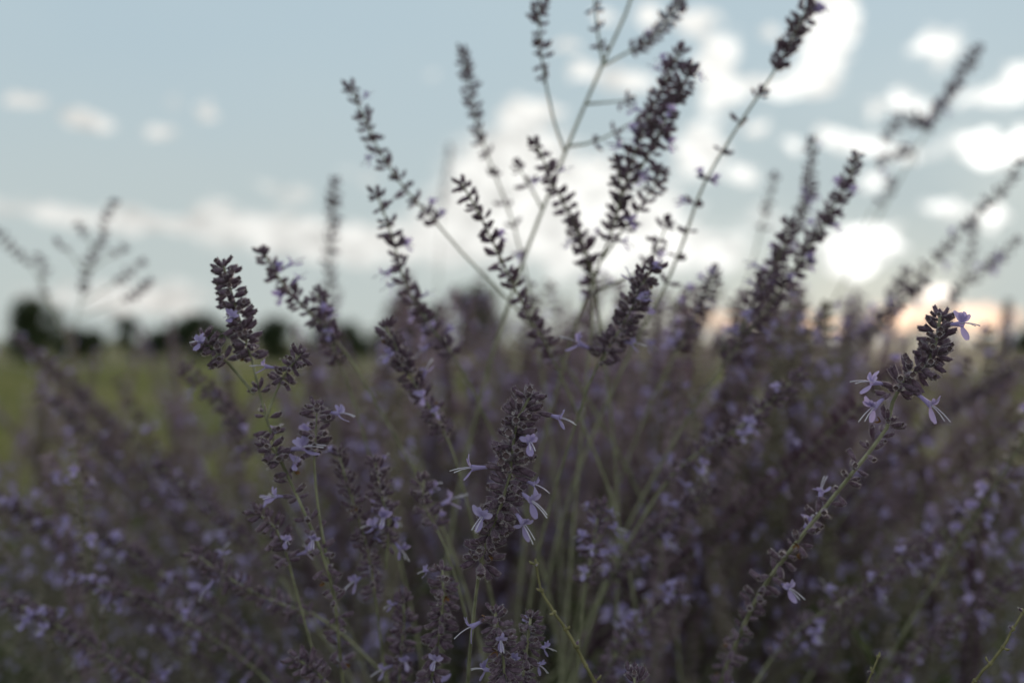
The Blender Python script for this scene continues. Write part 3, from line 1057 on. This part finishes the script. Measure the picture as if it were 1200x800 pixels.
def lowflower(mb, M, r):
    Z, Y, X = Vector((0, 0, 1)), Vector((0, 1, 0)), Vector((1, 0, 0))
    tmp = MB()
    tip = Vector((0, 0, .0088))
    tmp.tube([Vector((0, 0, .004)), tip], [.0008, .0012], 4, 0, False)
    for a in (-50, 0, 50):
        al = (Y * math.cos(R(a)) + X * math.sin(R(a)) + Z * .45).normalized()
        sd = al.cross(Z).normalized()
        petal_into(tmp, tip, al, sd, sd.cross(al), .0045, .0038, -.3)
    al = (-Y * .75 + Z * .5).normalized()
    petal_into(tmp, tip, al, X, X.cross(al), .0060, .0042, -.2)
    mb.add([M @ Vector(v) for v in tmp.v], tmp.f)


TPL = []
for i, lean in enumerate((6, 12, 18, 24, 30, 36, 42, 48, 54, 60)):
    for q in range(2):
        t = template(100 + i * 7 + q, lean, q == 0)
        t['lean'] = lean
        t['me'] = [('stem', t['stem'].mesh('stem', [M_STEM])), ('flower_spike', t['spike'].mesh('flower_spike', [M_SPIKE], False)),
                   ('leaves', t['leaf'].mesh('leaves', [M_LEAF]))]
        for sb in t['sides']:
            t['me'].append(('side_spike', sb.mesh('side_spike', [M_SPIKE], False)))
        if t['flow'].v:
            t['me'].append(('open_flowers', t['flow'].mesh('open_flowers', [M_PETAL])))
        t['probe'] = np.array([list(t['path'].at(t['L'] * u)[0]) for u in np.linspace(0, .8, 14)])
        TPL.append(t)

# skyline of the mass in the photograph (1200 px frame): nothing of the mass rises above it
SKX = [-200, 0, 100, 200, 300, 400, 470, 560, 650, 750, 850, 950, 1050, 1150, 1300]
SKY = [385, 378, 372, 365, 352, 335, 322, 318, 320, 330, 322, 326, 348, 345, 330]


def project(P3):
    d = np.maximum(P3[:, 1], 1e-3)
    return HX + P3[:, 0] / d * FPX, HY - (P3[:, 2] - CAMZ) / d * FPX, P3[:, 1]


def ok_spot(W):
    """W: probe points of a stalk in the world"""
    px, py, d = project(W)
    infr = (d > 0.02) & (px > -80) & (px < 1280) & (py > -80) & (py < 880)
    if d.min() < .12 and W[:, 2].max() > .5:
        return None
    if not infr.any():
        return None
    if d[infr].min() < .60:
        return None
    lim = np.interp(px, SKX, SKY)
    if (py[infr] < lim[infr]).any():
        return None
    if (py[infr] < np.interp(px[infr], [0, 300, 380, 480, 1300], [505, 490, 420, 310, 250])).any() and rm.random() < .6:
        return None
    if d[infr].min() > 1.4 and rm.random() < .3:
        return None
    hero = infr & (px > 490) & (px < 740) & (py > 420) & (py < 720)
    if hero.any() and d[hero].min() < .85:
        return None
    # keep the pale stems and sharp spikes in front readable: count how much falls inside the frame
    return float((infr & (px > 0) & (px < 1200) & (py < 800)).sum()) / float(d[infr].mean())


rm = random.Random(99)
CENTERS = [(.02, .95, 0.20, 1.0), (-.25, .95, .2, 1.0), (.30, .98, .2, 1.0), (-.42, 1.15, .22, .8), (.48, 1.15, .22, .95), (-.85, 1.65, .28, .75), (.02, 1.65, .30, .95), (.95, 1.75, .30, 1.0),
           (-1.35, 2.3, .3, .6), (-.5, 2.4, .35, .8), (.45, 2.5, .35, .95), (1.5, 2.6, .35, 1.0)]
cand = []
tries = 0
def grow(count, centers, want=None, smin=.70, smax=1.22, limit=60000):
    """add stalks that grow from the plant centres and pass the skyline test"""
    n = 0
    for _ in range(limit):
        if n >= count:
            break
        cx, cy, cr, wgt = rm.choice(centers)
        if rm.random() > wgt:
            continue
        ang = rm.uniform(0, 6.283)
        rr = cr * math.sqrt(rm.random())
        x, y = cx + rr * math.cos(ang), cy + rr * math.sin(ang)
        t = rm.choice(TPL)
        azim = ang + rm.uniform(-.7, .7)
        s = rm.uniform(smin, smax)
        c_, s_ = math.cos(azim) * s, math.sin(azim) * s
        Wp = np.column_stack((t['probe'][:, 0] * c_ - t['probe'][:, 1] * s_ + x, t['probe'][:, 0] * s_ + t['probe'][:, 1] * c_ + y, t['probe'][:, 2] * s))
        sc_ = ok_spot(Wp)
        if sc_ is None or sc_ < .5:
            continue
        if want is not None and not want(Wp):
            continue
        cand.append((sc_, x, y, azim, s, t, Wp))
        n += 1
    return n


def tall(Wp):
    px, py, d = project(Wp)
    return py[0] < 400 and px[0] > 380 and d[0] > .92


def near_low(Wp):
    px, py, d = project(Wp)
    return py[0] > 430 and d[0] < .95


def left_rods(Wp):
    px, py, d = project(Wp)
    return px[0] < 420 and py[0] > 440 and d[0] < 1.2 and px[0] < px[6] - 20


def tall_mid(Wp):
    px, py, d = project(Wp)
    return 600 < px[0] < 1010 and py[0] < 372 and .66 < d[0] < .95


def left_tall(Wp):
    px, py, d = project(Wp)
    return px[0] < 400 and py[0] < 480 and d[0] > .8


print('grown', grow(300, CENTERS), grow(95, CENTERS, tall, .95, 1.25), grow(70, CENTERS, near_low), grow(35, CENTERS, left_rods, .6, 1.1), grow(40, CENTERS, left_tall, .6, 1.2), grow(26, CENTERS, tall_mid, .8, 1.25))
AROUND = []  # unseen stalks beside and behind the camera, added to shade the near plants
while len(AROUND) < 46:
    ang = rm.uniform(R(170), R(370))
    dist = rm.uniform(.42, .95)
    x, y = dist * math.cos(ang) * 1.3, dist * math.sin(ang) - .05
    t = rm.choice(TPL)
    if t['lean'] > 30:
        continue
    azim = ang + rm.uniform(-1.2, 1.2)
    s = rm.uniform(.9, 1.2)
    c_, s_ = math.cos(azim) * s, math.sin(azim) * s
    Wp = np.column_stack((t['probe'][:, 0] * c_ - t['probe'][:, 1] * s_ + x, t['probe'][:, 0] * s_ + t['probe'][:, 1] * c_ + y, t['probe'][:, 2] * s))
    px, py, d = project(Wp)
    if Wp[:, 1].max() > .22 or (np.abs(Wp[:, 0]) + np.abs(Wp[:, 1])).min() < .22:
        continue
    AROUND.append((0, x, y, azim, s, t, Wp))
cand.sort(key=lambda c: -c[0])
print('bush candidates', len(cand), 'of', tries)
NEAR = {}
SHORT = {
    'dark purple flower spike in sharp': 'the sharp dark spike', 'sharp curved flower stalk': 'the sharp curved stalk', 'club shaped dark spike': 'the club shaped spike',
    'short thick flower cluster beside': 'the twin thick clusters', 'short thick flower cluster leaning': 'the twin thick clusters', 'narrow drooping': 'the narrow drooping spike',
    'lone tip': 'the lone woolly tip', 'slim spike hung': 'the forked green stem', 'slanting spike topped': 'the spike topped by three blossoms', 'thick dark spike whose': 'the blunt dark spike',
    'lilac tinged': 'the lilac bowing spike', 'low bowed': 'the low bowed spike', 'upright spike with a pale': 'the upright pale-tipped spike', 'long trailing': 'the trailing lilac spike',
    'long spike leaning': 'the long leaning spike', 'soft spike leaning': 'the far-leaning soft spike', 'straight slanting rod': 'the straight faded rod',
    'slanting spike with a rounded': 'the round-tipped slanting spike', 'drooping purple': 'the drooping purple spike', 'shaded spike lying': 'the low shaded spike',
    'shaded stout': 'the stout shaded spike', 'leaning dark rod': 'the dark leaning rod', 'cluster of pale': 'the pale cluster under the glow', 'dense dark plume': 'the dense double plume',
    'long rod of': 'the long grey-violet rod', 'leaning violet rod': 'the leaning violet rod', 'soft leaning rod': 'the soft leaning rod', 'shaded spike slanting': 'the shaded slanting spike',
    'loose violet': 'the loose violet spike', 'pale mauve rod': 'the pale mauve rod', 'slanting mauve rod': 'the slanting mauve rod', 'low dark leaning': 'the low dark rod',
    'low leaning rod': 'the low leaning rod', 'dark hazy spike': 'the dark hazy spike', 'hazy knotty': 'the knotty arching stalk', 'stepped slanting': 'the stepped slanting spike',
    'soft knotty': 'the soft knotty stalk', 'short leaning spike': 'the short leaning spike',
    'thick plume': 'the broad purple plume', 'spike of separate': 'the spike of separate whorls', 'blurred bare-looking': 'the bare-looking stalk in the sky', 'small dark spike': 'the small tucked-in spike',
}


def filler_label(Wp, y, t):
    m = Wp[2]
    a = np.array([HX + m[0] / m[1] * FPX, HY - (m[2] - CAMZ) / m[1] * FPX])
    best = None
    for p3, lb in LANDMARKS:
        for k, short in SHORT.items():
            if lb.startswith(k):
                q = np.array([HX + p3.x / p3.y * FPX, HY - (p3.z - CAMZ) / p3.y * FPX])
                dd = float(((a - q) ** 2).sum())
                if best is None or dd < best[0]:
                    best = (dd, short)
    row = 0 if y < 1.35 else 1 if y < 2.0 else 2
    form = 'bushy side-branched' if len(t['sides']) >= 4 else 'sparsely branched' if len(t['sides']) >= 1 else 'unbranched'
    form += ' upright' if t['lean'] <= 18 else ' slanting' if t['lean'] <= 36 else ' low-arching'
    text = form + (' stalk of the front bush behind ', ' stalk of the middle bushes behind ', ' stalk of the rearmost bushes behind ')[row]
    return text + best[1], form + ' ' + ('front', 'middle', 'rearmost')[row] + ' bush stalks behind ' + best[1]


THINGS = cand[:300]
REST = cand[300:] + AROUND
for (sc_, x, y, azim, s, t, Wp) in THINGS:
    root = link('sage_flower_stalk', None)
    root.location = (x, y, 0); root.rotation_euler = (0, 0, azim); root.scale = (s, s, s)
    root.empty_display_size = .02
    lab, grp = filler_label(Wp, y, t)
    tag(root, lab, 'flower stalk', grp)
    for nm, me in t['me']:
        o = link(nm, me, root)
        if nm in ('leaves', 'open_flowers'):
            o['kind'] = 'stuff'


def merge(items, key, name, mat, parent=None):
    VV, FF, o = [], [], 0
    for (sc_, x, y, azim, s, t, Wp) in items:
        mb = t[key]
        if not mb.v:
            continue
        if key + '_np' not in t:
            t[key + '_np'] = np.array(mb.v)
        v = t[key + '_np']
        c_, s_ = math.cos(azim) * s, math.sin(azim) * s
        VV.append(np.column_stack((v[:, 0] * c_ - v[:, 1] * s_ + x, v[:, 0] * s_ + v[:, 1] * c_ + y, v[:, 2] * s)))
        FF.append((mb.f, o))
        o += len(v)
    V = np.concatenate(VV)
    me = bpy.data.meshes.new(name)
    loops, starts, n = [], [], 0
    for f, off in FF:
        for q in f:
            starts.append(n); n += len(q)
            loops.extend(i + off for i in q)
    me.vertices.add(len(V)); me.vertices.foreach_set('co', V.ravel())
    me.loops.add(n); me.loops.foreach_set('vertex_index', loops)
    me.polygons.add(len(starts)); me.polygons.foreach_set('loop_start', starts)
    me.materials.append(mat)
    me.update(calc_edges=True)
    ob = link(name, me, parent)
    ob['kind'] = 'stuff'
    return ob


mass = tag(link('sage_thicket', None), 'dense tangle of small blurred sage stalks filling the gaps deep in the bush, plus unseen stalks added for shade', 'thicket', kind='stuff')
mass.empty_display_size = .1
for key, nm, mt in (('stem', 'stems', M_STEM), ('lo', 'flower_spikes', M_SPIKE), ('leaf', 'leaves', M_LEAF), ('flow', 'open_flowers', M_PETAL)):
    merge(REST, key, nm, mt, mass)

# leafy undergrowth inside the bushes, below the flowers
ug = MB()
ru = random.Random(3)
UC = [c for c in CENTERS] + [(-.1, .62, .25, 1), (.3, .66, .25, 1), (-.45, .75, .25, 1), (.6, .8, .25, 1), (-.7, 1.1, .3, 1), (-.4, .95, .3, 1), (-1.0, 1.5, .35, 1), (-.3, 1.3, .3, 1)]
for _ in range(620):
    cx, cy, cr, wgt = ru.choice(UC)
    if ru.random() > wgt + .2:
        continue
    a = ru.uniform(0, 6.283); rr = cr * 1.6 * math.sqrt(ru.random())
    base = Vector((cx + rr * math.cos(a), cy + rr * math.sin(a), 0))
    hgt = ru.uniform(.38, .64) if cy > .8 else ru.uniform(.35, .52)
    lean = Vector((math.cos(a), math.sin(a), 0)) * ru.uniform(.05, .5)
    for k in range(46):
        u = .25 + .75 * (k + ru.random()) / 46
        p = base + (UP + lean * u) * (hgt * u)
        b = ru.uniform(0, 6.283)
        al = Vector((math.cos(b), math.sin(b), ru.uniform(-.1, 1.0))).normalized()
        sd = al.cross(UP).normalized()
        ll = ru.uniform(.025, .055)
        petal_into(ug, p, al, sd, sd.cross(al), ll, ll * .34, ru.uniform(-.5, .1), 0, 3)
o = link('undergrowth', ug.mesh('undergrowth', [M_LEAF]), mass)
o['kind'] = 'stuff'

# ------------------------------------------------------------------ ground, grass and far trees
mb = MB()
N = 48
ring = [0.0, 3, 6, 10, 16, 25, 40, 70, 130, 300, 900, 2500]
V = [Vector((0, 0, 0))]
for r_ in ring[1:]:
    for k in range(N):
        a = 2 * math.pi * k / N
        V.append(Vector((r_ * math.cos(a), r_ * math.sin(a), -.02 + rng.uniform(-.03, .03) * (r_ > 3) * min(1, r_ / 30))))
Fc = [(0, 1 + k, 1 + (k + 1) % N) for k in range(N)]
for i in range(len(ring) - 2):
    for k in range(N):
        a = 1 + i * N + k; b = 1 + i * N + (k + 1) % N
        Fc.append((a, a + N, b + N, b))
mb.add(V, Fc)
g = link('ground', mb.mesh('ground', [M_GROUND]))
g['kind'] = 'structure'
mb = MB()
V = [Vector((0, 1.4, .012))]
for k in range(40):
    a = 2 * math.pi * k / 40
    r_ = 2.1 + .2 * math.sin(3 * a) + rng.uniform(-.08, .08)
    V.append(Vector((r_ * math.cos(a), 1.4 + r_ * .85 * math.sin(a), -.03)))
mb.add(V, [(0, 1 + k, 1 + (k + 1) % 40) for k in range(40)])
g = link('soil_bed', mb.mesh('soil_bed', [M_SOIL]))
g['kind'] = 'structure'

# grass: blades in tufts behind the bushes
nb = 60000
gd = 3.3 + 30 * rng.random(nb) ** 1.7
gx = (rng.random(nb) - .5) * 1.25 * gd
h = rng.uniform(.06, .20, nb) * (1 + .5 * np.sin(gx * 1.3) * np.sin(gd * .9))
an = rng.uniform(0, 6.283, nb)
ww = rng.uniform(.002, .005, nb) * (1 + gd / 10)
lx, ly = rng.normal(0, .05, nb), rng.normal(0, .05, nb)
b0 = np.column_stack((gx - np.cos(an) * ww, gd - np.sin(an) * ww, np.full(nb, -.03)))
b1 = np.column_stack((gx + np.cos(an) * ww, gd + np.sin(an) * ww, np.full(nb, -.03)))
b2 = np.column_stack((gx + lx, gd + ly, h))
V = np.stack((b0, b1, b2), 1).reshape(-1, 3)
me = bpy.data.meshes.new('grass')
me.vertices.add(nb * 3); me.vertices.foreach_set('co', V.ravel())
me.loops.add(nb * 3); me.loops.foreach_set('vertex_index', np.arange(nb * 3))
me.polygons.add(nb); me.polygons.foreach_set('loop_start', np.arange(nb) * 3)
me.materials.append(M_GRASS)
me.update(calc_edges=True)
tag(link('grass', me), 'short green meadow grass beyond the bushes', 'grass', kind='stuff')


def tree(label, px, ptop, d, wpx, seed, kind='tree'):
    """px: centre column; ptop: row of the crown top; d: distance; wpx: crown width in px"""
    r = random.Random(seed)
    x = (px - HX) / FPX * d
    H = CAMZ + (HY - ptop) / FPX * d
    Wd = wpx / FPX * d
    root = link('broadleaf_tree', None); root.location = (x, d, -.03)
    tag(root, label, 'tree', 'trees along the far edge of the meadow')
    mb = MB()
    tr = [Vector((r.uniform(-.03, .03) * H * i / 5, r.uniform(-.03, .03) * H * i / 5, H * .75 * i / 5)) for i in range(6)]
    mb.tube(tr, [H * .05 * (1 - .15 * i) for i in range(6)], 7)
    lobes = []
    for k in range(22):
        a = r.uniform(0, 6.28)
        zz = r.uniform(.10, .88)
        rad = Wd * .5 * math.sqrt(max(.04, 1 - (1.75 * zz - .72) ** 2)) * r.uniform(.1, .72)
        lr = min(Wd * r.uniform(.14, .24), H * .3)
        c = Vector((math.cos(a) * rad, math.sin(a) * rad, min(zz * H, H - lr * r.uniform(.8, 1.1))))
        lobes.append((c, lr))
        st = tr[1 + int(zz * 3)]
        mb.tube([st, st.lerp(c, .5) + Vector((0, 0, .03 * H)), c], [H * .018, H * .012, H * .005], 5)
    link('trunk', mb.mesh('trunk', [M_BARK]), root)
    lf = MB()
    for c, rad in lobes:
        for _ in range(200):
            v = Vector((r.gauss(0, 1), r.gauss(0, 1), r.gauss(0, .85))).normalized() * rad * (r.random() ** .4)
            p = c + v
            if p.z < .08 * H: p.z = .08 * H
            n_ = (v.normalized() + Vector((r.uniform(-.8, .8), r.uniform(-.8, .8), r.uniform(-.4, .8)))).normalized()
            s1 = n_.orthogonal().normalized(); s2 = n_.cross(s1)
            q = Wd * r.uniform(.02, .04)
            lf.add([p - s1 * q, p - s2 * q * .6, p + s1 * q, p + s2 * q * .6], [(0, 1, 2, 3)])
    link('crown', lf.mesh('crown', [M_FOL], False), root)
    return root


tree('dark round tree on the horizon under the knotty blurred stalks', 36, 338, 38, 80, 1)
tree('grey-green tree on the horizon right behind the club shaped spike', 238, 362, 46, 95, 2)
tree('small dark tree on the horizon between the club shaped spike and the tapering tip', 322, 368, 42, 60, 3)
tree('low olive tree on the horizon, smallest of the far trees', 148, 366, 60, 44, 4)
tree('wide dark tree on the horizon hidden behind the spike with separate whorls', 470, 352, 55, 120, 5)
tree('tall dim tree on the horizon glimpsed through the middle of the bush', 560, 330, 60, 90, 6)
tree('low tree on the horizon below the broad purple plume', 720, 378, 70, 110, 7)
tree('low tree on the horizon beneath the dense double plume', 880, 384, 75, 130, 8)
tree('low tree on the horizon past the hazy blue-green gap', 1230, 380, 60, 120, 9)
tree('low dark bush on the horizon between the round tree and the olive tree', 92, 380, 48, 70, 10)
tree('flat low bush on the horizon joining the olive and grey-green trees', 190, 382, 55, 60, 11)
tree('low dark bush on the horizon under the slanting tapering spike', 395, 374, 50, 90, 12)
